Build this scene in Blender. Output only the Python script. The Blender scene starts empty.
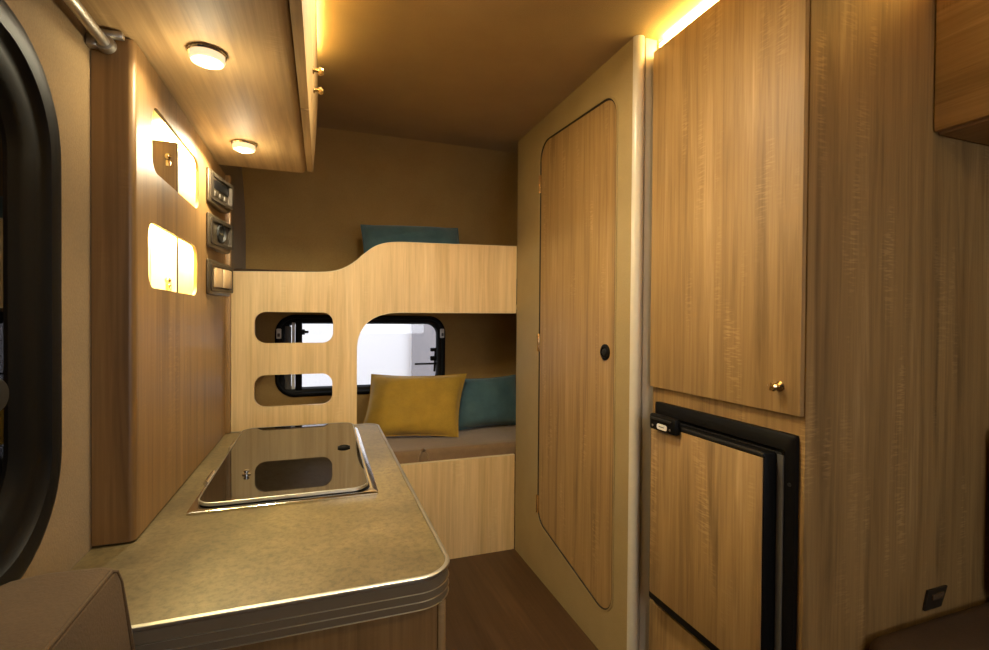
import bpy, bmesh, math, random
from mathutils import Vector, Matrix
random.seed(7)
C = bpy.context.scene.collection
PI = math.pi
H = 1.925            # ceiling height
LW, RW = -0.3533, 1.70
YB, YR = 2.64, -1.15
OFF = {}

# ------------------------------------------------------------------ materials
def nt(name):
    m = bpy.data.materials.new(name); m.use_nodes = True
    t = m.node_tree; b = t.nodes['Principled BSDF']
    return m, t, b
def lin(c):
    return tuple((x/12.92 if x <= .04045 else ((x+.055)/1.055)**2.4) for x in [v/255 for v in c]) + (1,)
def setp(b, **k):
    for a, v in k.items():
        b.inputs[a.replace('_', ' ')].default_value = v
def coords(t, scale, use='Object', rnd=True):
    tc = t.nodes.new('ShaderNodeTexCoord')
    mp = t.nodes.new('ShaderNodeMapping'); mp.inputs['Scale'].default_value = scale
    t.links.new(tc.outputs[use], mp.inputs['Vector'])
    return mp
def noise(t, vec, scale=1, detail=4, rough=.55, dist=0):
    n = t.nodes.new('ShaderNodeTexNoise')
    n.inputs['Scale'].default_value = scale; n.inputs['Detail'].default_value = detail
    n.inputs['Roughness'].default_value = rough; n.inputs['Distortion'].default_value = dist
    t.links.new(vec.outputs['Vector'], n.inputs['Vector'])
    return n
def ramp(t, src, stops):
    r = t.nodes.new('ShaderNodeValToRGB')
    while len(r.color_ramp.elements) < len(stops): r.color_ramp.elements.new(.5)
    for e, (p, c) in zip(r.color_ramp.elements, stops):
        e.position = p; e.color = c if len(c) == 4 else lin(c)
    t.links.new(src, r.inputs['Fac'])
    return r
def mixc(t, a, b, fac, mode='MIX'):
    m = t.nodes.new('ShaderNodeMix'); m.data_type = 'RGBA'; m.blend_type = mode
    if isinstance(fac, (int, float)): m.inputs[0].default_value = fac
    else: t.links.new(fac, m.inputs[0])
    for i, s in ((6, a), (7, b)):
        if isinstance(s, tuple): m.inputs[i].default_value = s
        else: t.links.new(s, m.inputs[i])
    return m.outputs[2]
def bump(t, b, h, strength, dist=.002):
    n = t.nodes.new('ShaderNodeBump'); n.inputs['Strength'].default_value = strength
    n.inputs['Distance'].default_value = dist
    t.links.new(h, n.inputs['Height']); t.links.new(n.outputs['Normal'], b.inputs['Normal'])

def wood(name, dark, mid, light, axis='Z', rough=.42, figure=.5, fine=.35, seed=0.):
    m, t, b = nt(name)
    k = {'X': 0, 'Y': 1, 'Z': 2}[axis]
    def sc(across, along):
        v = [across]*3; v[k] = along; return v
    mp = coords(t, sc(11, .55)); mp.inputs['Location'].default_value = (seed, seed*1.7, seed*.6)
    n1 = noise(t, mp, 1.6, 6, .62, .5)
    r1 = ramp(t, n1.outputs['Fac'], [(.28, dark), (.47, mid), (.56, mid), (.74, light)])
    mp2 = coords(t, sc(170, 5)); n2 = noise(t, mp2, 1, 3, .6)
    r2 = ramp(t, n2.outputs['Fac'], [(.3, (.55, .5, .45, 1)), (.6, (1, 1, 1, 1))])
    c = mixc(t, r1.outputs['Color'], r2.outputs['Color'], fine, 'MULTIPLY')
    # short cross-grain saw marks, only in patches
    mp3 = coords(t, sc(34, 230)); n3 = noise(t, mp3, 1, 1, .4)
    mp4 = coords(t, sc(19, 3.4)); n4 = noise(t, mp4, 1, 1, .5)
    mk = t.nodes.new('ShaderNodeMath'); mk.operation = 'MULTIPLY'
    q3 = ramp(t, n3.outputs['Fac'], [(.5, (0, 0, 0, 1)), (.62, (1, 1, 1, 1))])
    q4 = ramp(t, n4.outputs['Fac'], [(.58, (0, 0, 0, 1)), (.72, (1, 1, 1, 1))])
    t.links.new(q3.outputs['Color'], mk.inputs[0]); t.links.new(q4.outputs['Color'], mk.inputs[1])
    m2 = t.nodes.new('ShaderNodeMath'); m2.operation = 'MULTIPLY'; m2.inputs[1].default_value = figure
    t.links.new(mk.outputs[0], m2.inputs[0])
    c = mixc(t, c, lin([min(255, v*1.14) for v in light]), m2.outputs[0])
    mp5 = coords(t, sc(48, 1.3)); n5 = noise(t, mp5, 1, 4, .65, .25)
    r5 = ramp(t, n5.outputs['Fac'], [(.34, (.70, .66, .61, 1)), (.5, (.95, .94, .93, 1)), (.66, (1.07, 1.08, 1.09, 1))])
    c = mixc(t, c, r5.outputs['Color'], min(1., fine*1.9), 'MULTIPLY')
    t.links.new(c, b.inputs['Base Color'])
    setp(b, Roughness=rough)
    bump(t, b, n2.outputs['Fac'], .12, .001)
    return m
def fabric(name, col, col2, scale=260, rough=.95, bmp=.35, big=6, sheen=.2):
    m, t, b = nt(name)
    mp = coords(t, (1, 1, 1))
    a = noise(t, mp, big, 5, .6); f = noise(t, mp, scale, 2, .6)
    r = ramp(t, a.outputs['Fac'], [(.3, col), (.7, col2)])
    rf = ramp(t, f.outputs['Fac'], [(.3, (.7, .7, .7, 1)), (.65, (1, 1, 1, 1))])
    c = mixc(t, r.outputs['Color'], rf.outputs['Color'], .55, 'MULTIPLY')
    t.links.new(c, b.inputs['Base Color']); setp(b, Roughness=rough)
    b.inputs['Sheen Weight'].default_value = sheen
    bump(t, b, f.outputs['Fac'], bmp, .002)
    return m
def plain(name, col, rough=.5, metal=0., spec=.5, nz=0.):
    m, t, b = nt(name); setp(b, Roughness=rough, Metallic=metal)
    b.inputs['Specular IOR Level'].default_value = spec
    mp = coords(t, (1, 1, 1)); n = noise(t, mp, 40, 3)
    r = ramp(t, n.outputs['Fac'], [(.3, [v*.975 for v in col]), (.7, col)])
    t.links.new(r.outputs['Color'], b.inputs['Base Color'])
    if nz: bump(t, b, n.outputs['Fac'], nz)
    return m
def emit(name, col, strength):
    m, t, b = nt(name)
    setp(b, Base_Color=lin(col), Roughness=.4); b.inputs['Emission Color'].default_value = lin(col)
    b.inputs['Emission Strength'].default_value = strength
    return m

OAK = wood('oak_vertical', (104, 79, 45), (148, 117, 71), (178, 146, 98), 'Z', rough=.55, fine=.34, figure=.3)
OAKY = wood('oak_lengthwise', (136, 108, 68), (172, 139, 92), (196, 163, 115), 'Y', rough=.6, figure=.18)
OAKX = wood('oak_crosswise', (130, 99, 60), (164, 129, 80), (188, 153, 102), 'X', figure=.2)
OAKD = wood('oak_door', (120, 93, 57), (164, 132, 85), (192, 160, 113), 'Z', rough=.55, fine=.34, figure=.3, seed=3.1)
OAKN = wood('oak_niche', (102, 75, 42), (136, 103, 61), (158, 124, 79), 'Z', figure=.18, seed=5.3)
PALE = wood('pale_oak_vertical', (206, 172, 118), (228, 196, 143), (240, 212, 162), 'Z', figure=.12, fine=.22, seed=1.7)
EDGE = plain('pale_edge_band', (226, 205, 165), .45)
FLOORM = wood('dark_floor_planks', (58, 39, 23), (78, 54, 32), (96, 68, 42), 'Y', rough=.45, figure=.2)
SUEDE = fabric('suede_brown_lining', (158, 126, 75), (168, 136, 82), 300, 1., .5, 5, .1)
SUEDEL = fabric('suede_tan_lining', (120, 96, 60), (130, 105, 67), 300, 1., .3, 5, .1)
CREAM = fabric('cream_wallboard', (158, 136, 92), (166, 144, 100), 420, .7, .15, 7, 0)
POST = plain('satin_cream_trim', (206, 196, 176), .28)
BLACK = plain('black_plastic', (12, 11, 11), .5, 0., .15)
BLACKM = plain('black_matt', (14, 13, 12), .6)
GREYP = plain('grey_plastic', (92, 88, 82), .45)
GAPDARK = plain('dark_gap', (40, 28, 18), .9)  # flat dark colour standing in for the shade of narrow gaps
CHROME = plain('chrome', (225, 222, 215), .12, 1.)
STEEL = plain('brushed_steel', (190, 184, 172), .42, 1.)
BRASS = plain('brass', (236, 208, 158), .16, 1.)
BRONZE = plain('bronze_switch_plate', (92, 80, 62), .3, .6)
BRONZED = plain('dark_bronze_insert', (58, 50, 40), .35, .4)
ROCK = plain('ivory_rocker', (178, 150, 112), .35)
WHITEP = plain('white_plastic', (232, 230, 224), .4)
BROWNF = fabric('brown_corduroy', (76, 57, 36), (85, 65, 42), 300, .95, .3, 9, 0.)
MATF = fabric('brown_velour', (118, 92, 64), (134, 106, 76), 220, .9, .4, 10, .4)
DARKF = fabric('dark_brown_fabric', (70, 52, 32), (80, 60, 37), 300, .95, .3, 9, 0.)
BACKF = fabric('near_black_fabric', (34, 30, 26), (42, 36, 30), 300, .95, .3, 9, .2)
MUST = fabric('mustard_velvet', (158, 124, 30), (182, 144, 40), 240, .8, .3, 12, .3)
TEAL = fabric('teal_velvet', (58, 92, 102), (74, 108, 118), 240, .8, .3, 12, .3)

def counter_mat():
    m, t, b = nt('speckled_stone_laminate')
    mp = coords(t, (1, 1, 1))
    a = noise(t, mp, 7, 6, .65, .3); f = noise(t, mp, 90, 5, .75)
    r = ramp(t, a.outputs['Fac'], [(.3, (88, 75, 50)), (.5, (110, 95, 64)), (.72, (130, 113, 78))])
    rf = ramp(t, f.outputs['Fac'], [(.36, (.42, .40, .36, 1)), (.56, (1, 1, 1, 1))])
    c = mixc(t, r.outputs['Color'], rf.outputs['Color'], .7, 'MULTIPLY')
    t.links.new(c, b.inputs['Base Color']); setp(b, Roughness=.42)
    bump(t, b, f.outputs['Fac'], .06, .001)
    return m
EDGEG = plain('taupe_edging', (112, 98, 78), .5)
STONE = counter_mat()
def glass_mat(name, tint, gloss=.12):
    m = bpy.data.materials.new(name); m.use_nodes = True; t = m.node_tree
    t.nodes.clear(); o = t.nodes.new('ShaderNodeOutputMaterial')
    tr = t.nodes.new('ShaderNodeBsdfTransparent'); tr.inputs[0].default_value = tint
    g = t.nodes.new('ShaderNodeBsdfGlossy'); g.inputs['Roughness'].default_value = .02
    mx = t.nodes.new('ShaderNodeMixShader'); mx.inputs[0].default_value = gloss
    t.links.new(tr.outputs[0], mx.inputs[1]); t.links.new(g.outputs[0], mx.inputs[2])
    t.links.new(mx.outputs[0], o.inputs[0])
    return m
CLEAR = glass_mat('clear_acrylic', (.93, .94, .96, 1), .05)
SMOKE = glass_mat('smoked_acrylic', (.22, .20, .19, 1), .12)
m_, t_, b_ = nt('smoked_glass_lid'); setp(b_, Base_Color=(.006, .005, .004, 1), Roughness=.03, IOR=1.95); LIDG = m_
WARM = (255, 214, 130)
LEDM = emit('warm_led_strip', (255, 226, 140), 30)
LENSM = emit('warm_lamp_lens', (255, 236, 200), 22)
RIMM = emit('lamp_frosted_rim', (255, 224, 180), .75)
NICHEM = emit('niche_led', (255, 234, 150), 70)

# ------------------------------------------------------------------ mesh helpers
def B(): return bmesh.new()
def bx(bm, x0, x1, y0, y1, z0, z1, bev=0., seg=2):
    r = bmesh.ops.create_cube(bm, size=1.)
    vs = r['verts']
    for v in vs:
        v.co = Vector(((x0+x1)/2+v.co.x*(x1-x0), (y0+y1)/2+v.co.y*(y1-y0), (z0+z1)/2+v.co.z*(z1-z0)))
    if bev:
        es = list({e for v in vs for e in v.link_edges})
        bmesh.ops.bevel(bm, geom=es, offset=bev, segments=seg, profile=.5, affect='EDGES')
    return bm
def box(*a, **k): return bx(B(), *a, **k)
def rrect(u0, u1, v0, v1, r, n=8):
    if not isinstance(r, (list, tuple)): r = [r]*4
    pts = []
    for (cu, cv, a0, rr) in ((u1-r[0], v0+r[0], -PI/2, r[0]), (u1-r[1], v1-r[1], 0, r[1]),
                             (u0+r[2], v1-r[2], PI/2, r[2]), (u0+r[3], v0+r[3], PI, r[3])):
        if rr < 1e-5: pts.append((cu, cv)); continue
        for i in range(n+1):
            a = a0+PI/2*i/n; pts.append((cu+rr*math.cos(a), cv+rr*math.sin(a)))
    return pts
def place(plane, u, v, w):
    return {'X': (w, u, v), 'Y': (u, w, v), 'Z': (u, v, w)}[plane]
def sheet(bm, plane, w0, w1, outer, holes=()):
    """flat board: outline plus holes, between w0 and w1 along the plane normal"""
    es = []
    for loop in [outer]+list(holes):
        vs = [bm.verts.new(place(plane, u, v, w0)) for u, v in loop]
        for i in range(len(vs)): es.append(bm.edges.new((vs[i], vs[(i+1) % len(vs)])))
    r = bmesh.ops.triangle_fill(bm, use_beauty=True, use_dissolve=False, edges=es)
    fs = [g for g in r['geom'] if isinstance(g, bmesh.types.BMFace)]
    ex = bmesh.ops.extrude_face_region(bm, geom=fs)
    d = Vector(place(plane, 0, 0, w1-w0))
    for g in ex['geom']:
        if isinstance(g, bmesh.types.BMVert): g.co += d
    bmesh.ops.recalc_face_normals(bm, faces=bm.faces[:])
    return bm
def loft(bm, loops, close=True, cap=True):
    rows = [[bm.verts.new(p) for p in L] for L in loops]
    n = len(rows[0])
    for a, b in zip(rows, rows[1:]):
        for i in range(n if close else n-1):
            bm.faces.new((a[i], a[(i+1) % n], b[(i+1) % n], b[i]))
    if cap and close:
        bm.faces.new(rows[0]); bm.faces.new(rows[-1])
    bmesh.ops.recalc_face_normals(bm, faces=bm.faces[:])
    return bm
def ring(bm, plane, sections):
    """closed ring made of rounded-rect loops [(loop pts, w)...], joined back to the first"""
    L = [[place(plane, u, v, w) for u, v in lp] for lp, w in sections]
    rows = [[bm.verts.new(p) for p in l] for l in L]; n = len(rows[0])
    for k in range(len(rows)):
        a, b = rows[k], rows[(k+1) % len(rows)]
        for i in range(n): bm.faces.new((a[i], a[(i+1) % n], b[(i+1) % n], b[i]))
    bmesh.ops.recalc_face_normals(bm, faces=bm.faces[:])
    return bm
def tube(bm, pts, r, n=12):
    pts = [Vector(p) for p in pts]; rows = []
    for i, p in enumerate(pts):
        d = (pts[min(i+1, len(pts)-1)]-pts[max(i-1, 0)]).normalized()
        a = d.orthogonal().normalized() if i == 0 else (rows_a - d*rows_a.dot(d)).normalized()
        rows_a = a; b = d.cross(a)
        rows.append([p+r*(math.cos(2*PI*k/n)*a+math.sin(2*PI*k/n)*b) for k in range(n)])
    return loft(bm, rows)
def lathe(bm, prof, org, axis, n=24):
    """prof: (radius, height) along axis vector from org"""
    ax = Vector(axis).normalized(); a = ax.orthogonal().normalized(); b = ax.cross(a); org = Vector(org)
    return loft(bm, [[org+ax*h+max(r, 1e-4)*(math.cos(2*PI*k/n)*a+math.sin(2*PI*k/n)*b) for k in range(n)] for r, h in prof])
def smooth(o, ang=40):
    for p in o.data.polygons: p.use_smooth = True
    try:
        o.data.set_sharp_from_angle(angle=math.radians(ang))
    except Exception: pass
def obj(name, bm, mat, parent=None, sm=True, origin=None):
    me = bpy.data.meshes.new(name); bm.normal_update(); bm.to_mesh(me); bm.free()
    o = bpy.data.objects.new(name, me); C.objects.link(o)
    if mat: me.materials.append(mat)
    if parent is not None:
        off = OFF[parent.name]; o.parent = parent
    else:
        if origin is None:
            xs = [v.co.x for v in me.vertices]; ys = [v.co.y for v in me.vertices]; zs = [v.co.z for v in me.vertices]
            origin = ((min(xs)+max(xs))/2, (min(ys)+max(ys))/2, min(zs))
        off = Vector(origin); o.location = off
    me.transform(Matrix.Translation(-off)); OFF[o.name] = off
    if sm: smooth(o)
    return o
def thing(name, label, cat, loc, group=None):
    o = bpy.data.objects.new(name, None); C.objects.link(o); o.location = loc
    o.empty_display_size = .1
    o['label'] = label; o['category'] = cat
    if group: o['group'] = group
    OFF[o.name] = Vector(loc); return o
def tag(o, label, cat, group=None):
    o['label'] = label; o['category'] = cat
    if group: o['group'] = group
    return o
def struct(name, bm, mat, parent=None, label=None):
    o = obj(name, bm, mat, parent)
    if parent is None: o['kind'] = 'structure'
    if label: o['label'] = label
    return o
def lamp(name, kind, loc, energy, col, parent=None, **k):
    l = bpy.data.lights.new(name, kind); l.energy = energy; l.color = col
    rot = k.pop('rot', None)
    for a, v in k.items(): setattr(l, a, v)
    o = bpy.data.objects.new(name, l); C.objects.link(o)
    if parent is not None: o.parent = parent; o.location = Vector(loc)-OFF[parent.name]
    else: o.location = loc
    if rot: o.rotation_euler = rot
    return o
WC = (1., .86, .42)
WL = (1., .88, .60)

# ------------------------------------------------------------------ setting
struct('floor', box(LW-.04, RW+.04, YR-.04, YB+.04, -.03, 0), FLOORM)
# left wall with window opening
WY0, WY1, WZ0, WZ1 = -.20, .815, .79, 1.420
wo = rrect(WY0, WY1, WZ0, WZ1, .115, 12)
struct('wall_left', sheet(B(), 'X', LW, LW-.035, [(YR-.04, 0), (YB+.04, 0), (YB+.04, H), (YR-.04, H)], [wo]), SUEDEL)
struct('wall_right', box(RW, RW+.035, YR-.04, YB+.04, 0, H), SUEDEL)
RWIN = (.15, 1.35, .85, 1.55)  # opening for the added rear window
struct('wall_rear', sheet(B(), 'Y', YR, YR-.03, [(LW, 0), (RW, 0), (RW, H), (LW, H)], [rrect(RWIN[0]+.02, RWIN[1]-.02, RWIN[2]+.02, RWIN[3]-.02, .07, 10)]), SUEDEL)
# flat ceiling that ends where the nose of the caravan begins to curve down
YC, ZC = 2.27, 1.50
struct('ceiling', box(LW-.035, RW+.035, YR-.035, YC, H, H+.03), SUEDE)
prof = []
for i in range(13):
    a = PI/2*i/12
    prof.append((YC+(YB-YC)*(.22*i/12+.78*math.sin(a)) , ZC+(H-ZC)*(.3*(1-i/12)+.7*math.cos(a))))
bm = B()
th = .03
outer = [(y, z) for y, z in prof]+[(YB+th, ZC), (YB+th, H+.03), (YC, H+.03)]
loft(bm, [[(x, y, z) for y, z in outer] for x in (LW, RW)])
struct('wall_nose', bm, SUEDE)
BW = (-.222, .645, .690, 1.106)
bo = rrect(BW[0]+.02, BW[1]-.02, BW[2]+.02, BW[3]-.02, .07, 10)
struct('wall_back', sheet(B(), 'Y', YB, YB+.03, [(LW, 0), (RW, 0), (RW, ZC), (LW, ZC)], [bo]), SUEDE)

# washroom partition with a rounded door opening
PX = .8637
DO = (1.303, 1.870, .190, 1.818)
def rpoly(P, r, n=10):
    out = []
    for i, p in enumerate(P):
        p = Vector(p); a = (Vector(P[i-1])-p).normalized(); b = (Vector(P[(i+1) % len(P)])-p).normalized()
        h = math.acos(max(-1, min(1, a.dot(b))))/2
        d = r/math.tan(h); c = p+(a+b).normalized()*(r/math.sin(h)); s0 = p+a*d-c; s1 = p+b*d-c
        for k in range(n+1):
            t = k/n; ang = s0.angle(s1); q = (math.sin((1-t)*ang)*s0+math.sin(t*ang)*s1)/math.sin(ang)
            out.append(tuple(c+q))
    return out
def dloop(i, r): return rpoly([(1.303+i, .128+i*.8), (1.870-i, .238+i), (1.870-i, 1.833-i), (1.303+i, 1.803-i)], r)
dout = dloop(0, .075)
struct('wall_washroom', sheet(B(), 'X', PX, PX+.025, [(1.2236, 0), (2.121, 0), (2.121, H), (1.2236, H)], [dout]), CREAM)
struct('wall_washroom_back', box(PX+.025, RW, 2.10, 2.121, 0, H), CREAM)
struct('wall_washroom_side', box(PX+.075, RW, 1.206, 1.2236, 0, H), CREAM)
# rounded satin corner post
bm = B(); pr_ = [(PX+.002, 1.2234), (PX-.002, 1.2230)]
for i in range(11):
    a = PI*i/10
    pr_.append((PX+.016-.018*math.cos(a), 1.2215-.017*math.sin(a)))
pr_ += [(PX+.036, 1.2125), (PX+.075, 1.2125), (PX+.075, 1.2234)]
loft(bm, [[(x, y, z) for x, y in pr_] for z in (0, H-.0005)])
struct('trim_1', bm, POST)
# door
d = thing('door_1', 'tall rounded oak washroom door in the cream wall', 'door', (PX, 1.5865, .19))
del d['label']; del d['category']; d['kind'] = 'structure'
obj('door_leaf', sheet(B(), 'X', PX+.002, PX+.022, dloop(.007, .069)), OAKD, d)
g = ring(B(), 'X', [(dloop(-.004, .079), PX),
                    (dloop(-.004, .079), PX-.003),
                    (dloop(.001, .075), PX-.003),
                    (dloop(.001, .075), PX+.02)])
obj('door_edging', g, CREAM, d)
obj('door_gap_ring', ring(B(), 'X', [(dloop(.0012, .0748), PX+.02), (dloop(.0012, .0748), PX-.001), (dloop(.0055, .0705), PX-.001), (dloop(.0055, .0705), PX+.02)]), GAPDARK, d)  # dark ring that draws the shaded gap around the leaf
obj('door_backing', sheet(B(), 'X', PX+.0225, PX+.0245, dloop(.0012, .074)), GAPDARK, d)
k = obj('door_lock', lathe(B(), [(.026, 0), (.026, .004), (.022, .007), (.017, .007), (.016, .003), (.0, .003)], (PX+.002, 1.3605, .985), (-1, 0, 0), 28), BLACK, d)
obj('lock_button', lathe(B(), [(.012, 0), (.012, .004), (.008, .006), (.0, .006)], (PX-.001, 1.3605, .985), (-1, 0, 0), 20), BLACKM, k)
for z in (1.62, .955, .272):
    bm = B(); bx(bm, PX-.0045, PX-.0005, 1.858, 1.874, z, z+.075, .001)
    tube(bm, [(PX-.006, 1.868, z), (PX-.006, 1.868, z+.075)], .003, 8)
    obj('hinge', bm, BRASS, d)

# ------------------------------------------------------------------ windows
def window_frame(plane, rect, r, w, depth, wall, sgn):
    """black caravan window frame: outer flange, rounded bead, deep inner reveal. sgn = direction into the room"""
    u0, u1, v0, v1 = rect
    def L(i): return rrect(u0+i, u1-i, v0+i, v1-i, max(r-i*.8, .012), 12)
    s = sgn
    return ring(B(), plane, [(L(0), wall), (L(0), wall+s*.005), (L(.05*w), wall+s*.009), (L(.16*w), wall+s*.012), (L(.30*w), wall+s*.013), (L(.42*w), wall+s*.011), (L(.48*w), wall+s*.004),
                             (L(.6*w), wall+s*.001), (L(.84*w), wall-s*.001), (L(.9*w), wall-s*.006), (L(w), wall-s*.012), (L(w), wall-s*depth), (L(0.022), wall-s*depth), (L(.022), wall)])
def window(name, loc, plane, rect, r, w, depth, wall, sgn, glass, pane_at):
    root = thing(name, '', '', loc); del root['label']; del root['category']; root['kind'] = 'structure'
    obj('window_frame', window_frame(plane, rect, r, w, depth, wall, sgn), BLACK, root)
    u0, u1, v0, v1 = rect; i = w-.004
    obj('pane', sheet(B(), plane, pane_at, pane_at-sgn*.004, rrect(u0+i, u1-i, v0+i, v1-i, max(r-i*.8, .012), 12)), glass, root)
    return root
wb = window('window_1', (.21, YB, .69), 'Y', BW, .095, .046, .028, YB, -1, CLEAR, YB+.02)
# stays and catches of the bunk window
bm = B(); bx(bm, BW[0]+.078, BW[0]+.092, YB-.006, YB+.006, BW[2]+.04, BW[3]-.04, .002); obj('stay_bar', bm, WHITEP, wb)
bm = B(); bx(bm, BW[0]+.094, BW[0]+.126, YB-.008, YB+.008, BW[2]+.035, BW[3]-.035, .003); o = obj('stay_arm', bm, BLACK, wb)
obj('stay_knob', lathe(B(), [(.014, 0), (.014, .012), (.007, .014), (.006, .03), (.0, .03)], (BW[0]+.126, YB-.004, 1.018), (1, 0, 0)), BLACKM, o)
bm = B(); bx(bm, BW[0]+.046, BW[0]+.075, YB-.004, YB+.010, BW[2]+.04, BW[3]-.06, .003); obj('blind_housing', bm, GREYP, wb)
for x, n in ((BW[0]+.008, 0), (BW[1]-.032, 1)):
    bm = B(); bx(bm, x, x+.022, YB-.026, YB-.012, .985, 1.035, .004); c = obj('catch', bm, WHITEP, wb)
    bm = B(); bx(bm, x+.005, x+.017, YB-.032, YB-.024, .995, 1.012, .003); obj('catch_lever', bm, GREYP, c)
bm = B(); tube(bm, [(BW[1]-.062, YB-.012, .80), (BW[1]-.056, YB-.012, .93)], .006, 8)
bx(bm, BW[1]-.085, BW[1]-.05, YB-.02, YB-.004, .86, .885, .004); bx(bm, BW[1]-.085, BW[1]-.06, YB-.02, YB-.004, .91, .93, .004)
bx(bm, BW[1]-.17, BW[1]-.05, YB-.016, YB-.006, .838, .848, .002)
obj('stay_arm', bm, BLACK, wb)

wl = window('window_2', (LW, .31, .745), 'X', (WY0-.033, WY1+.033, WZ0-.034, WZ1+.034), .15, .084, .03, LW, 1, SMOKE, LW-.012)
bm = B(); lathe(bm, [(.021, 0), (.021, .008), (.017, .012), (.0, .013)], (LW-.012, .724, .995), (1, 0, 0), 24)
obj('window_knob', bm, BLACKM, wl)

window('added_window', (.75, YR, .85), 'Y', RWIN, .095, .046, .028, YR, 1, CLEAR, YR-.02)  # unseen rear window, added to let light onto the tall cabinet side
lamp('added_daylight', 'AREA', (.75, YR-.25, 1.25), 8., (1., .95, .90), None, shape='RECTANGLE', size=1.3, size_y=.8, rot=(PI/2, 0, 0))  # area lamp added outside the rear window as daylight from behind

# ------------------------------------------------------------------ outside the windows
struct('wall_showroom', box(-6, .80, 4.6, 4.7, -.4, 1.95), plain('white_paint', (250, 249, 252), .9))
struct('wall_showroom_return', box(.80, 6, 4.55, 4.65, -.4, 1.95), plain('grey_paint', (160, 156, 160), .9))
struct('wall_showroom_far', box(-4.1, -4.0, -6, 4.6, -.4, 1.95), plain('brown_paint', (120, 96, 80), .9))
struct('floor_showroom', box(-6, 6, -6, 4.7, -.45, -.4), plain('grey_concrete', (150, 148, 145), .9))

# ------------------------------------------------------------------ kitchen
kb = thing('kitchen_base_cabinet', 'oak base cabinet under the stone-look worktop', 'cabinet', (-.09, 1.24, 0))
obj('body', box(LW+.002, .166, .718, 1.765, 0, .664), OAKN, kb)
obj('corner_trim', box(.1665, .180, .717, .731, 0, .661, bev=.004), OAK, kb)
obj('front_panel', box(.1665, .178, .732, 1.765, .08, .66, bev=.001), OAK, kb)
CT = .7103
ct = thing('worktop', 'speckled tan worktop with rounded corner and ridged metal edge', 'worktop', (-.08, 1.24, .665))
outl = rrect(LW+.001, .184, .700, 1.782, [.05, .035, 0, 0], 12)
bm = sheet(B(), 'Z', .665, CT, outl); obj('slab', bm, STONE, ct)
# ridged edging along the near, right and far sides
def edge_path(o):
    p = [(LW+.001, .700-o)]
    for i in range(13):
        a = -PI/2+PI/2*i/12; r = .05; p.append((.184-r+(r+o)*math.cos(a), .700+r+(r+o)*math.sin(a)))
    for i in range(9):
        a = PI/2*i/8; r = .035; p.append((.184-r+(r+o)*math.cos(a), 1.782-r+(r+o)*math.sin(a)))
    p.append((LW+.06, 1.782+o)); return p
def edging(zs):
    bm = B(); rows = []
    for z, o in zs: rows.append([bm.verts.new((x, y, z)) for x, y in edge_path(o)])
    for a, b in zip(rows, rows[1:]+rows[:1]):
        for i in range(len(a)-1): bm.faces.new((a[i], a[i+1], b[i+1], b[i]))
    bm.faces.new([r[0] for r in rows]); bm.faces.new([r[-1] for r in rows])
    bmesh.ops.recalc_face_normals(bm, faces=bm.faces[:]); return bm
es_ = obj('edge_strip', edging([(.663, .0005), (.663, .0035), (.665, .0045), (CT-.001, .0045), (CT-.001, .0005)]), EDGEG, ct)
for z in (.6640, .6755, .6880):
    obj('ridge', edging([(z, .0044), (z, .006), (z+.0006, .0066), (z+.0012, .006), (z+.0012, .0044)]), STEEL, es_)
obj('top_bead', edging([(CT-.005, .0044), (CT-.0045, .0066), (CT-.002, .0076), (CT+.001, .0070), (CT+.0022, .0045), (CT+.0018, .0005), (CT-.0009, .0005), (CT-.0009, .0044)]), STEEL, es_)

sk = thing('sink_with_lid', 'built-in sink and hob closed by a smoked glass lid in the worktop', 'sink', (-.06, 1.39, CT))
LX0, LX1, LY0, LY1 = -.243, .115, 1.058, 1.715
bm = ring(B(), 'Z', [(rrect(LX0, LX1, LY0, LY1, .004, 8), CT+.0005), (rrect(LX0, LX1, LY0, LY1, .004, 8), CT+.005),
                     (rrect(LX0+.004, LX1-.004, LY0+.004, LY1-.004, .006, 8), CT+.007), (rrect(LX0+.016, LX1-.014, LY0+.018, LY1-.014, .03, 8), CT+.005),
                     (rrect(LX0+.016, LX1-.014, LY0+.018, LY1-.014, .03, 8), CT+.0005)])
obj('rim', bm, CHROME, sk)
obj('basin_cover', sheet(B(), 'Z', CT+.0005, CT+.004, rrect(LX0+.017, LX1-.015, LY0+.019, LY1-.015, .03, 8)), BLACKM, sk)
ld = obj('lid', sheet(B(), 'Z', CT+.008, CT+.0135, rrect(LX0+.013, LX1-.020, LY0+.020, LY1-.018, .034, 10)), LIDG, sk)
bm = ring(B(), 'Z', [(rrect(LX0+.010, LX1-.017, LY0+.017, LY1-.015, .037, 10), CT+.0075), (rrect(LX0+.010, LX1-.017, LY0+.017, LY1-.015, .037, 10), CT+.0135),
                     (rrect(LX0+.0127, LX1-.0197, LY0+.0197, LY1-.0177, .0343, 10), CT+.0142), (rrect(LX0+.0127, LX1-.0197, LY0+.0197, LY1-.0177, .0343, 10), CT+.0075)])
obj('lid_edging', bm, STEEL, ld)
for y in (1.24, 1.535):
    bm = B(); bx(bm, LX0+.001, LX0+.024, y-.035, y+.035, CT+.006, CT+.017, .003); tube(bm, [(LX0+.005, y-.04, CT+.016), (LX0+.005, y+.04, CT+.016)], .005, 10)
    obj('hinge', bm, CHROME, sk)
bm = B(); lathe(bm, [(.009, 0), (.009, .002), (.004, .003), (.004, .006), (.006, .007), (.006, .010), (.0, .011)], (-.163, 1.235, CT+.0135), (0, 0, 1), 20)
obj('lid_knob', bm, CHROME, ld)
bm = lathe(B(), [(.016, 0), (.017, .003), (.012, .005), (.010, .002), (.0, .002)], (.057, 1.395, CT+.0136), (0, 0, 1), 24)
obj('grommet', bm, BLACK, ld)

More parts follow.
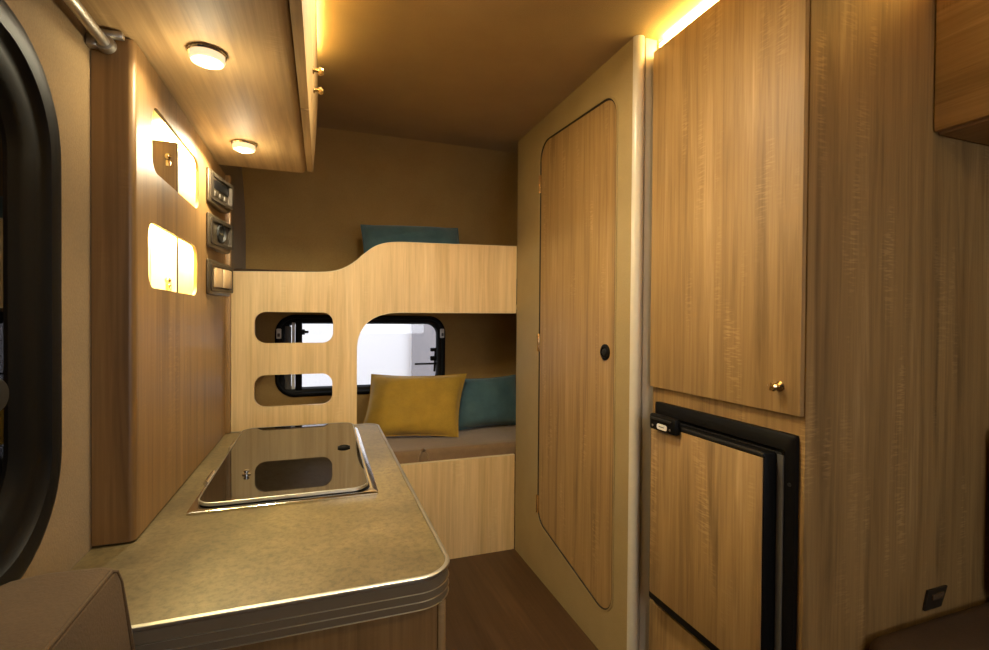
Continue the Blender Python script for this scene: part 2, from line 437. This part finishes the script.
# the lid rests a little higher at its far side
_p = Vector((0, LY0, CT+.008))-Vector(sk.location)
ld.matrix_local = Matrix.Translation(_p) @ Matrix.Rotation(math.radians(1.35), 4, 'X') @ Matrix.Translation(-_p)

# ------------------------------------------------------------------ niche unit on the left wall
NX = -.2934; NY0, NY1 = .9578, 1.755; NZ0, NZ1 = CT+.0035, 1.544
nu = thing('niche_cabinet', 'slim oak wall unit with two glowing rounded cut-outs above the worktop', 'cabinet', (-.32, 1.35, NZ0))
h1 = rrect(1.045, 1.400, 1.356, 1.478, .03, 8); h2 = rrect(1.025, 1.382, 1.141, 1.261, .03, 8)
fp = obj('front_panel', sheet(B(), 'X', NX-.007, NX, [(NY0+.016, NZ0), (NY1, NZ0), (NY1, NZ1), (NY0+.016, NZ1)], [h1, h2]), OAKN, nu)
bm = B(); pts = [(LW+.001, NY0)]
for i in range(9):
    a = -PI/2+PI/2*i/8; pts.append((NX-.010+.010*math.cos(a), NY0+.010+.010*math.sin(a)))
pts += [(NX, NY0+.0155), (LW+.001, NY0+.0155)]
loft(bm, [[(x, y, z) for x, y in pts] for z in (NZ0, NZ1)])
obj('end_panel', bm, OAKN, nu)
lin_ = plain('niche_lining', (240, 232, 200), .6)
obj('back_lining', box(LW+.001, LW+.003, NY0+.02, NY1-.01, NZ0+.05, NZ1-.005), lin_, nu)
for z in (1.10, 1.30, 1.52): obj('shelf', box(LW+.0032, NX-.0075, NY0+.02, NY1-.012, z-.006, z+.002), lin_, nu)
for z0, z1 in ((1.303, 1.470), (1.103, 1.285)):
    dv = obj('divider', box(LW+.004, NX-.0085, 1.238, 1.246, z0, z1), OAKN if z0 > 1.2 else lin_, nu)
    bm = B(); zc = 1.437 if z0 > 1.2 else 1.168
    lathe(bm, [(.0, 0), (.006, .001), (.006, .004), (.003, .006), (.003, .010), (.0, .011)], (NX-.024, 1.238, zc), (0, -1, 0), 14)
    bx(bm, NX-.028, NX-.017, 1.231, 1.2378, zc-.022, zc-.008, .002)
    obj('catch', bm, BRASS, dv)
    obj('edge_gap_line', box(NX-.0084, NX-.0072, 1.2375, 1.2465, z0, z1), GAPDARK, dv)  # thin dark strip that draws the gap line at the divider edge
for z, ya in ((1.513, 1.25), (1.293, 1.0)):
    obj('light_strip', box(LW+.008, NX-.012, ya, 1.70, z-.005, z), NICHEM, nu)
bm = B(); bx(bm, NX-.012, NX+.014, NY1+.0005, NY1+.022, NZ0, NZ1, .003); bx(bm, LW+.002, NX-.012, NY1+.0005, NY1+.016, NZ0, NZ1)
obj('edge_trim', bm, OAKN, nu, True)

# three electrical plates
OBJ = obj
def plate(name, label, z0, z1, kind):
    y0, y1 = 1.478, 1.640
    def obj(n, bm, mat, par):           # the plates are wedge shaped, turned a little towards the aisle
        for v in bm.verts:
            t = v.co.x-(NX+.0005)
            v.co.x = NX+.0005+t*(.42+1.6*(v.co.y-y0)/(y1-y0))
        return OBJ(n, bm, mat, par)
    r = thing(name, label, 'switch' if kind != 'socket' else 'socket', (NX+.001, (y0+y1)/2, z0), 'electrical plates beside the niches')
    x = NX+.0005
    p = obj('plate', box(x, x+.016, y0, y1, z0, z1, bev=.005), BRONZE, r)
    bm = ring(B(), 'X', [(rrect(y0+.012, y1-.012, z0+.010, z1-.010, .006, 4), x+.0155), (rrect(y0+.012, y1-.012, z0+.010, z1-.010, .006, 4), x+.022),
                         (rrect(y0+.022, y1-.022, z0+.018, z1-.018, .006, 4), x+.022), (rrect(y0+.022, y1-.022, z0+.018, z1-.018, .006, 4), x+.0155)])
    obj('bezel', bm, BRONZED, r)
    zc = (z0+z1)/2
    if kind == 'panel':
        obj('display', box(x+.016, x+.019, y0+.028, y1-.028, zc-.002, z1-.024, bev=.001), BLACK, r)
        for i in range(3): obj('button', box(x+.016, x+.021, y0+.032+i*.033, y0+.052+i*.033, z0+.022, z0+.036, bev=.002), BRONZED, r)
    elif kind == 'socket':
        s = obj('socket', lathe(B(), [(.027, 0), (.027, .004), (.023, .005), (.021, .001), (.0, .001)], (x+.016, (y0+y1)/2, zc), (1, 0, 0), 24), BLACKM, r)
        for dy in (-.009, .009): obj('pin_hole', lathe(B(), [(.003, 0), (.003, .003), (.0, .003)], (x+.0172, (y0+y1)/2+dy, zc), (1, 0, 0), 10), BRASS, s)
    else:
        for y in (y0+.027, y0+.080): obj('rocker', box(x+.016, x+.025, y, y+.048, z0+.021, z1-.021, bev=.003), ROCK, r)
    return r
plate('control_panel', 'topmost dark bronze plate beside the niches, with buttons and a small display', 1.398, 1.490, 'panel')
plate('wall_socket', 'middle dark bronze plate beside the niches, with a round socket', 1.278, 1.370, 'socket')
plate('light_switch', 'lowest bronze plate beside the niches, with pale rocker switches', 1.150, 1.246, 'switch')

# ------------------------------------------------------------------ overhead cabinet, left
OZ = 1.547; OY0, OY1 = -.75, 1.655
oc = thing('overhead_cabinet', 'long oak overhead locker above the worktop with two round lamps underneath', 'cabinet', (-.19, .45, OZ))
bm = B(); pts = [(LW+.001, OZ)]
for i in range(7):
    a = -PI/2+PI/2*i/6; pts.append((-.066+.018*math.cos(a), OZ+.018+.018*math.sin(a)))
pts += [(-.048, 1.88), (LW+.001, 1.88)]
loft(bm, [[(x, y, z) for x, z in pts] for y in (OY0, OY1)])
obj('body', bm, OAKY, oc)
for y0, y1, ky in ((OY0, -.372, -.42), (-.368, .398, .35), (.402, 1.163, 1.118), (1.167, OY1, 1.2125)):
    dpts = []
    for i in range(11):
        z = OZ+.006+(1.878-OZ-.006)*i/10; s = i/10
        dpts.append((-.030+.014*math.sin(s*PI*.62), z))
    bm = B(); loft(bm, [[(x, y, z) for x, z in [(-.0475, OZ+.006)]+dpts+[(-.0475, 1.878)]] for y in (y0, y1)])
    dr = obj('door', bm, OAKY, oc)
    obj('knob', lathe(B(), [(.008, 0), (.008, .002), (.004, .003), (.004, .010), (.008, .013), (.009, .018), (.006, .022), (.0, .023)], (-.0215, ky, 1.62), (1, 0, 0), 20), BRASS, dr)
LEDL = thing('led_strip', 'glowing warm light strip along the top of the left overhead locker', 'light', (-.04, .45, 1.8805), 'cove light strips')
obj('channel', box(-.085, -.045, OY0+.02, OY1-.01, 1.8805, 1.884), STEEL, LEDL)
obj('diffuser', box(-.083, -.047, OY0+.02, OY1-.012, 1.8842, 1.891, bev=.002), LEDM, LEDL)

def downlight(x, y, e, label):
    r = thing('downlight', label, 'lamp', (x, y, OZ-.022), 'round lamps under the overhead locker')
    obj('trim_ring', lathe(B(), [(.024, 0), (.030, 0), (.031, .003), (.029, .006), (.024, .006), (.024, 0)], (x, y, OZ-.0005), (0, 0, -1), 32), CHROME, r)
    obj('frosted_rim', lathe(B(), [(.027, 0), (.0275, .008), (.025, .012), (.018, .012), (.018, .006), (.0, .006)], (x, y, OZ-.0062), (0, 0, -1), 32), RIMM, r)
    obj('lens', lathe(B(), [(.0165, 0), (.016, .007), (.012, .010), (.0, .011)], (x, y, OZ-.0125), (0, 0, -1), 32), LENSM, r)
    lamp('bulb', 'SPOT', (x, y, OZ-.030), e, WL, r, spot_size=3.08, spot_blend=.12, shadow_soft_size=.02)
    lamp('halo', 'POINT', (x, y, OZ-.075), .8, WL, r, shadow_soft_size=.012)
downlight(-.189, .963, 2.5, 'nearer round warm lamp under the overhead locker, over the worktop front')
downlight(-.196, 1.430, 11., 'farther round warm lamp under the overhead locker, beside the control plates')

# grab rail at the near end of the niche unit
gr = thing('curtain_rail', 'short metal rail along the top of the left wall ending at the oak wall unit', 'rail', (LW+.03, .5, 1.51))
obj('rail', tube(B(), [(LW+.024, -.1, 1.525), (LW+.024, .945, 1.525)], .0085, 14), STEEL, gr)
bm = B(); lathe(bm, [(.0, -.001), (.013, 0), (.014, .012), (.010, .016), (.0, .017)], (LW+.024, .9395, 1.525), (0, 1, 0), 20)
bx(bm, LW+.001, LW+.016, .936, .952, 1.515, 1.534, .003); bx(bm, LW+.001, LW+.050, .938, .950, 1.534, 1.5455, .003)
obj('end_bracket', bm, STEEL, gr)

# ------------------------------------------------------------------ bunk
YF = 2.124
bk = thing('bunk_bed', 'pale oak bunk front with two ladder cut-outs and a curved rail', 'bunk bed', (.25, 2.13, 0))
def bez(p0, p1, p2, p3, n=10):
    return [tuple((1-t)**3*a+3*(1-t)**2*t*b+3*(1-t)*t*t*c+t**3*d for a, b, c, d in zip(p0, p1, p2, p3)) for t in [i/n for i in range(1, n+1)]]
out = [(LW+.003, .0), (.1385, .0), (.1385, .952)]
out += bez((.1385, .952), (.1385, 1.06), (.20, 1.1145), (.325, 1.1145), 16)
out += [(.8615, 1.1185), (.8615, 1.4345)]
out += [(.33, 1.4225)]
out += bez((.33, 1.4225), (.235, 1.420), (.205, 1.400), (.160, 1.358), 10)
out += bez((.160, 1.358), (.105, 1.305), (.07, 1.282), (-.01, 1.279), 10)
out += [(LW+.003, 1.268)]
hA = rrect(-.253, .042, .987, 1.112, .042, 10); hB = rrect(-.254, .040, .732, .860, .042, 10)
obj('front_panel', sheet(B(), 'Y', YF, YF+.018, out, [hA, hB]), PALE, bk)
def band(loop, closed, off=.0):
    bm = B(); n = len(loop); rows = []
    for y in (YF-.0012, YF+.0190):
        rows.append([bm.verts.new((x, y, z)) for x, z in loop])
    inner = []
    for i in range(n):
        p = Vector(loop[i]); a = Vector(loop[i-1] if (i or closed) else loop[i]); b = Vector(loop[(i+1) % n] if (i < n-1 or closed) else loop[i])
        d = (b-a).normalized(); nn = Vector((-d.y, d.x))*.0026; inner.append((p+nn))
    for y in (YF+.0190, YF-.0012): rows.append([bm.verts.new((p.x, y, p.y)) for p in inner])
    for a, b in zip(rows, rows[1:]+rows[:1]):
        for i in range(n if closed else n-1): bm.faces.new((a[i], a[(i+1) % n], b[(i+1) % n], b[i]))
    bmesh.ops.recalc_face_normals(bm, faces=bm.faces[:]); return bm
obj('edge_band', band(out[3-1:len(out)], False), EDGE, bk)
obj('platform', box(LW+.003, RW-.003, YF+.02, YB-.012, 1.145, 1.160), PALE, bk)
bc = thing('bench_box', 'pale oak box front beneath the lower bunk mattress', 'bench', (.75, 2.3, 0))
obj('front_panel', box(.141, .861, YF+.002, YF+.018, 0, .447), PALE, bc)
obj('edge_band', box(.141, .861, YF+.001, YF+.019, .4472, .4495), EDGE, bc)
obj('base', box(LW+.003, RW-.003, YF+.0195, YB-.012, 0, .40), OAKX, bc)

def soft_box(x0, x1, y0, y1, z0, z1, r, seg=4, puff=0., cuts=10):
    """upholstered block: rounded edges and slightly domed faces"""
    bm = B(); bx(bm, x0, x1, y0, y1, z0, z1, r, seg)
    if puff:
        L = max(x1-x0, y1-y0)
        es = [e for e in bm.edges if e.calc_length() > .05]
        bmesh.ops.subdivide_edges(bm, edges=es, cuts=cuts, use_grid_fill=True)
        cx, cy, cz = (x0+x1)/2, (y0+y1)/2, (z0+z1)/2
        for v in bm.verts:
            a = (v.co.x-cx)/(x1-x0)*2; b = (v.co.y-cy)/(y1-y0)*2; c = (v.co.z-cz)/(z1-z0)*2
            fx, fy, fz = max(0, 1-a*a), max(0, 1-b*b), max(0, 1-c*c)
            v.co.x += a*abs(a)*puff*math.sqrt(fy*fz); v.co.y += b*abs(b)*puff*math.sqrt(fx*fz); v.co.z += c*abs(c)*puff*math.sqrt(fx*fy)
    return bm
m1 = tag(obj('mattress', soft_box(.145, RW-.01, YF+.024, YB-.040, .4045, .500, .022, 4, .002), MATF), 'brown velour mattress of the lower bunk', 'mattress')
bm = B()
for s in (-1, 1):
    tube(bm, [(.43+s*.004, YF+.030, .494), (.43+s*.012, YF+.024, .488), (.43+s*.020, YF+.018, .476), (.43+s*.022, YF+.015, .462), (.43+s*.026, YF+.013, .452)], .004, 8)
tube(bm, [(.422, YF+.028, .499), (.43, YF+.022, .505), (.438, YF+.028, .499)], .005, 8)
obj('tie', bm, MATF, m1)
tag(obj('mattress', soft_box(LW+.010, RW-.012, YF+.024, YB-.040, 1.1635, 1.284, .022, 4, .002), DARKF), 'dark mattress of the upper bunk behind the curved rail', 'mattress')

def pillow(name, w, h, t, mat, loc, rot, label, group=None, corner=.05, rest=.5, sag=.0, shear=0.):
    bm = B(); N, M = 30, 22; rows = {}
    for s in (1, -1):
        for i in range(N+1):
            for j in range(M+1):
                u, v = -1+2*i/N, -1+2*j/M
                e = (max(0, 1-abs(u)**2.6))*(max(0, 1-abs(v)**2.6))
                z = t/2*e**.52
                # pinch: the sides draw in between the corners
                x = u*w/2*(1-corner*(1-v*v)*abs(u)**3) ; y = v*h/2*(1-corner*1.2*(1-u*u)*abs(v)**3)
                wr = .003*math.sin(9*u+4*v)*e+.002*math.sin(17*v-6*u)*e
                edge = i in (0, N) or j in (0, M)
                if edge and s == -1: rows[(s, i, j)] = rows[(1, i, j)]; continue
                rows[(s, i, j)] = bm.verts.new((x+shear*y, y-sag*(1-u*u)*(v > 0)*v, s*(z+wr) if not edge else 0))
    for s in (1, -1):
        for i in range(N):
            for j in range(M):
                q = [rows[(s, i, j)], rows[(s, i+1, j)], rows[(s, i+1, j+1)], rows[(s, i, j+1)]]
                if s == -1: q.reverse()
                bm.faces.new(q)
    root = thing(name, label, 'cushion', loc, group)
    root.rotation_euler = rot
    OFF[root.name] = Vector((0, 0, 0)); root['rest'] = rest
    c = obj('cover', bm, mat, root)
    pts = []
    for i in range(N+1): pts.append((-1+2*i/N, -1))
    for j in range(1, M+1): pts.append((1, -1+2*j/M))
    for i in range(1, N+1): pts.append((1-2*i/N, 1))
    for j in range(1, M): pts.append((-1, 1-2*j/M))
    P3 = []
    for u, v in pts:
        P3.append((u*w/2*(1-corner*(1-v*v)*abs(u)**3)+shear*v*h/2*(1-corner*1.2*(1-u*u)*abs(v)**3), v*h/2*(1-corner*1.2*(1-u*u)*abs(v)**3)-sag*(1-u*u)*(v > 0)*v, 0))
    bm = B(); tube(bm, P3+[P3[0]], .0032, 6); obj('piping', bm, mat, c)
    del root['rest']
    E = root.rotation_euler.to_matrix()
    low = min((E @ v.co).z for o in (c, c.children[0]) for v in o.data.vertices)
    root.location.z = rest+.0012-low
    return root
# local x = width, local y = up, local z = towards the viewer after the 90 degree turn
pillow('cushion', .485, .325, .13, MUST, (.437, 2.43, .634), (math.radians(66), 0, math.radians(-13)), 'mustard yellow velvet cushion leaning on the lower bunk', corner=.07, rest=.502, shear=.14)
pillow('cushion', .42, .285, .14, TEAL, (.845, 2.515, .640), (math.radians(68), 0, math.radians(6)), 'teal cushion behind the mustard one on the lower bunk', corner=.08, rest=.502)
pillow('cushion', .49, .285, .13, TEAL, (.425, 2.40, 1.425), (math.radians(64), math.radians(-2), 0), 'teal cushion on the upper bunk behind the rail', corner=.03, rest=1.286)

# ------------------------------------------------------------------ tall cabinet with fridge
TX = .9154; TY0, TY1 = .7163, 1.1995
CF = TX+.013
tc = thing('tall_cabinet', 'tall oak wardrobe cabinet housing the fridge', 'cabinet', (1.3, .96, 0))
obj('side_panel', box(CF-.0008, RW-.002, TY0, TY0+.012, 0, 1.88), OAK, tc)
bm = B()
bx(bm, CF, CF+.012, TY0+.0122, TY1, .853, 1.88)                       # face board behind the upper door
bx(bm, CF, CF+.012, TY0+.0122, .7300, 0, .853); bx(bm, CF, CF+.012, 1.166, TY1, 0, .853)
bx(bm, CF, CF+.012, .73, 1.166, .0, .265)
obj('face_frame', bm, OAK, tc)
bm = B(); bx(bm, CF+.0125, RW-.003, TY0+.0125, TY1, 1.866, 1.88); obj('top_panel', bm, OAKX, tc)
bm = B(); bx(bm, CF+.0125, RW-.003, TY1-.012, TY1, 0, 1.865); bx(bm, RW-.015, RW-.003, TY0+.0125, TY1-.0125, 0, 1.865); obj('back_panels', bm, OAKX, tc)
dr = obj('door', box(TX, CF-.0008, TY0+.003, TY1-.001, .8950, 1.878, bev=.0012), OAKD, tc)
dr['label'] = 'large plain upper door'
obj('knob', lathe(B(), [(.011, 0), (.0115, .002), (.008, .004), (.0045, .006), (.0045, .013), (.009, .016), (.0105, .021), (.008, .026), (.0, .0275)], (TX-.0003, .7655, .951), (-1, 0, 0), 24), BRASS, dr)
obj('drawer', box(TX, CF-.0008, .732, 1.190, .012, .262, bev=.0015), OAKD, tc)
fr = thing('fridge', 'built-in fridge with black frame and oak door panel under the wardrobe door', 'fridge', (1.15, .947, .27))
FY0, FY1, FZ0, FZ1 = .7288, 1.1750, .2665, .8525
fx = CF-.001
bm = ring(B(), 'X', [(rrect(FY0, FY1, FZ0, FZ1, .005, 6), fx), (rrect(FY0, FY1, FZ0, FZ1, .005, 6), fx-.010), (rrect(FY0+.004, FY1-.004, FZ0+.004, FZ1-.004, .008, 6), fx-.013),
                     (rrect(FY0+.022, FY1-.012, FZ0+.02, FZ1-.034, .006, 6), fx-.013), (rrect(FY0+.026, FY1-.014, FZ0+.022, FZ1-.038, .006, 6), fx)])
obj('frame', bm, BLACK, fr)
obj('body', box(fx+.02, RW-.05, FY0+.012, FY1-.016, FZ0+.01, FZ1-.010), GREYP, fr)
obj('seal', box(fx-.012, fx+.019, FY0+.030, FY1-.018, FZ0+.026, FZ1-.042), BLACKM, fr)
obj('hinge_strip', box(fx-.016, fx-.0125, FY0+.024, FY0+.038, FZ0+.026, FZ1-.046), GREYP, fr)
DX = .876
fd = obj('door', box(DX+.003, fx-.0125, .7690, 1.1480, .300, .810, bev=.005), BLACK, fr)
fd['label'] = 'black framed door with oak panel'
obj('door_panel', box(DX, DX+.0028, .7715, 1.1395, .322, .800, bev=.001), OAKD, fd)
obj('top_bead', box(DX-.001, DX+.006, .769, 1.142, .802, .812, bev=.002), BLACKM, fd)
lt = obj('latch', box(DX-.020, DX-.0012, 1.018, 1.122, .790, .833, bev=.006), BLACK, fd)
obj('latch_label', sheet(B(), 'X', DX-.0212, DX-.0200, rrect(1.048, 1.088, .796, .811, .006, 5)), WHITEP, lt)
obj('latch_lever', box(DX-.025, DX-.0201, 1.030, 1.112, .819, .826, bev=.002), BLACKM, lt)
bm = B()
bx(bm, DX-.0216, DX-.0212, 1.058, 1.079, .8027, .8045)
obj('label_print', bm, BLACKM, lt)
for y in (1.036, 1.106): obj('screw', lathe(B(), [(.0, 0), (.003, .0005), (.003, .0015), (.0, .002)], (DX-.0198, y, .802), (-1, 0, 0), 10), STEEL, lt)
for z in (.30, .75): obj('screw', lathe(B(), [(.0, 0), (.004, .0005), (.004, .002), (.0, .003)], (fx-.0128, FY0+.010, z), (-1, 0, 0), 10), BLACKM, fr)
LEDR = thing('led_strip', 'glowing warm light strip on top of the tall wardrobe cabinet', 'light', (.96, .7, 1.8805), 'cove light strips')
obj('channel', box(.930, .966, TY0+.014, TY1-.004, 1.8805, 1.884), STEEL, LEDR)
obj('diffuser', box(.932, .964, TY0+.014, TY1-.005, 1.8842, 1.9045, bev=.003), LEDM, LEDR)

# ------------------------------------------------------------------ right overhead cabinet
ro = thing('overhead_cabinet', 'oak overhead locker at upper right against the tall cabinet side', 'cabinet', (1.5, 0, 1.518))
obj('body', box(1.330, RW-.002, -.85, TY0-.001, 1.518, 1.88, bev=.006), OAKY, ro)
for y0, y1 in ((-.85, -.072), (-.068, TY0-.0015)):
    dr = obj('door', box(1.313, 1.3295, y0, y1, 1.524, 1.878, bev=.005), OAKY, ro)
    obj('knob', lathe(B(), [(.008, 0), (.008, .002), (.004, .003), (.004, .010), (.009, .018), (.0, .023)], (1.3128, y0+.06 if y0 > -.1 else y1-.06, 1.58), (-1, 0, 0), 16), BRASS, dr)
LEDQ = thing('led_strip', 'warm light strip on top of the right overhead locker', 'light', (1.36, 0, 1.8805), 'cove light strips')
obj('channel', box(1.340, 1.376, -.84, TY0-.01, 1.8805, 1.884), STEEL, LEDQ)
obj('diffuser', box(1.342, 1.374, -.84, TY0-.012, 1.8842, 1.892, bev=.002), LEDM, LEDQ)

# ------------------------------------------------------------------ dinette seats
ds = thing('seat_bench', 'bench with a dark brown seat cushion in the lower right corner', 'bench', (1.4, 0, 0))
obj('base', box(1.13, RW-.003, -.85, TY0-.003, 0, .285), OAK, ds)
obj('seat_cushion', soft_box(1.095, RW-.012, -.84, TY0-.010, .290, .420, .03, 4, .004), DARKF, ds)
tag(obj('back_cushion', soft_box(1.520, RW-.012, -.80, TY0-.012, .4300, .840, .03, 4, .004), BACKF), 'near-black backrest cushion at the right edge above the seat', 'cushion')
sb = thing('belt_strap', 'small grey strap loop on the oak panel above the seat', 'strap', (1.345, TY0-.004, .41))
bm = B(); sheet(bm, 'Y', TY0-.0015, TY0-.006, [(1.305, .426), (1.366, .426), (1.388, .470), (1.318, .470)])
obj('webbing', bm, BRONZED, sb)
obj('stitch_plate', box(1.330, 1.370, TY0-.009, TY0-.0062, .447, .460, bev=.001), DARKF, sb)

lb = thing('side_bench', 'low bench against the left wall under the side window', 'bench', (-.15, .05, 0))
obj('base', box(LW+.003, .12, -.85, .685, 0, .298), OAK, lb)
obj('seat_cushion', soft_box(LW+.008, .14, -.84, .682, .302, .410, .03, 4, .002), BROWNF, lb)
# backrest: top flat, front face leaning out towards the bottom, piped seam along the front top edge
bt = thing('back_cushion', 'brown corduroy backrest cushion at lower left below the side window', 'cushion', (-.28, .1, .418))
def bsec(y, s=1.):
    pts = [(LW+.006, .4185), (-.196, .4185), (-.186, .45), (-.199, .60), (-.212, .70), (-.2215, .779), (-.2245, .791), (-.231, .7955), (-.239, .798), (-.29, .800), (LW+.03, .796), (LW+.014, .790), (LW+.006, .779)]
    cx, cz = -.275, .605
    return [(cx+(x-cx)*s, y, cz+(z-cz)*s) if s < 1 else (x, y, z) for x, z in pts]
bm = B(); loft(bm, [bsec(-.55, .92), bsec(-.545, .97), bsec(-.53), bsec(-.2), bsec(.2), bsec(.672), bsec(.679, .993), bsec(.6825, .972)])
obj('cover', bm, BROWNF, bt)
bm = B(); tube(bm, [(-.2275, -.53, .7945), (-.2275, .0, .7945), (-.2275, .668, .7945), (-.2255, .677, .790), (-.2225, .6815, .774), (-.2125, .6825, .70), (-.199, .6825, .60), (-.187, .6825, .46)], .0026, 8)
obj('piping', bm, BROWNF, bt)

# ------------------------------------------------------------------ lights
lamp('cove_light', 'AREA', (-.04, .45, 1.8925), 22., WC, LEDL, shape='RECTANGLE', size=.03, size_y=2.3, rot=(PI, math.radians(-35), 0))
lamp('cove_light', 'AREA', (.955, .955, 1.906), 9., WC, LEDR, shape='RECTANGLE', size=.03, size_y=.46, rot=(PI, math.radians(35), 0))
lamp('cove_light', 'AREA', (1.358, .0, 1.8935), 16., WC, LEDQ, shape='RECTANGLE', size=.03, size_y=1.4, rot=(PI, math.radians(35), 0))
# added unseen lamps: one over the aisle for the bunk, one behind the viewer
def added_ceiling_lamp(x, y, e, label):
    cl = thing('added_ceiling_lamp', label, 'lamp', (x, y, 1.88), 'added ceiling lamps out of view')
    obj('housing', lathe(B(), [(.11, 0), (.115, .012), (.105, .02), (.0, .02)], (x, y, H-.0005), (0, 0, -1), 32), WHITEP, cl)
    obj('diffuser', lathe(B(), [(.098, 0), (.09, .014), (.05, .02), (.0, .022)], (x, y, H-.021), (0, 0, -1), 32), LENSM, cl)
    lamp('bulb', 'AREA', (x, y, H-.05), e, WL, cl, shape='DISK', size=.18)
added_ceiling_lamp(.24, 1.02, 9., 'unseen round ceiling lamp over the aisle, added to light the bunk front')
added_ceiling_lamp(.75, -.5, 2.5, 'unseen round ceiling lamp over the dinette, added as extra light')

w = bpy.data.worlds.new('world'); bpy.context.scene.world = w; w.use_nodes = True
bg = w.node_tree.nodes['Background']; bg.inputs[0].default_value = (.92, .95, 1., 1); bg.inputs[1].default_value = 2.8

# ------------------------------------------------------------------ camera
f, yaw, pit, rol = 485.0, .3411, -.0109, .0076
F = Vector((math.sin(yaw)*math.cos(pit), math.cos(yaw)*math.cos(pit), math.sin(pit)))
R = Vector((math.cos(yaw), -math.sin(yaw), 0)); U = R.cross(F)
R2 = math.cos(rol)*R+math.sin(rol)*U; U2 = math.cos(rol)*U-math.sin(rol)*R
cam = bpy.data.cameras.new('camera'); co = bpy.data.objects.new('camera', cam); C.objects.link(co)
M = Matrix((R2, U2, -F)).transposed().to_4x4(); M.translation = (0, 0, 1.0875); co.matrix_world = M
cam.sensor_fit = 'HORIZONTAL'; cam.sensor_width = 36; cam.lens = f/989*36; cam.clip_start = .01
sc = bpy.context.scene; sc.camera = co
sc.view_settings.view_transform = 'Standard'; sc.view_settings.look = 'None'
sc.view_settings.gamma = 1; sc.view_settings.exposure = 0.15
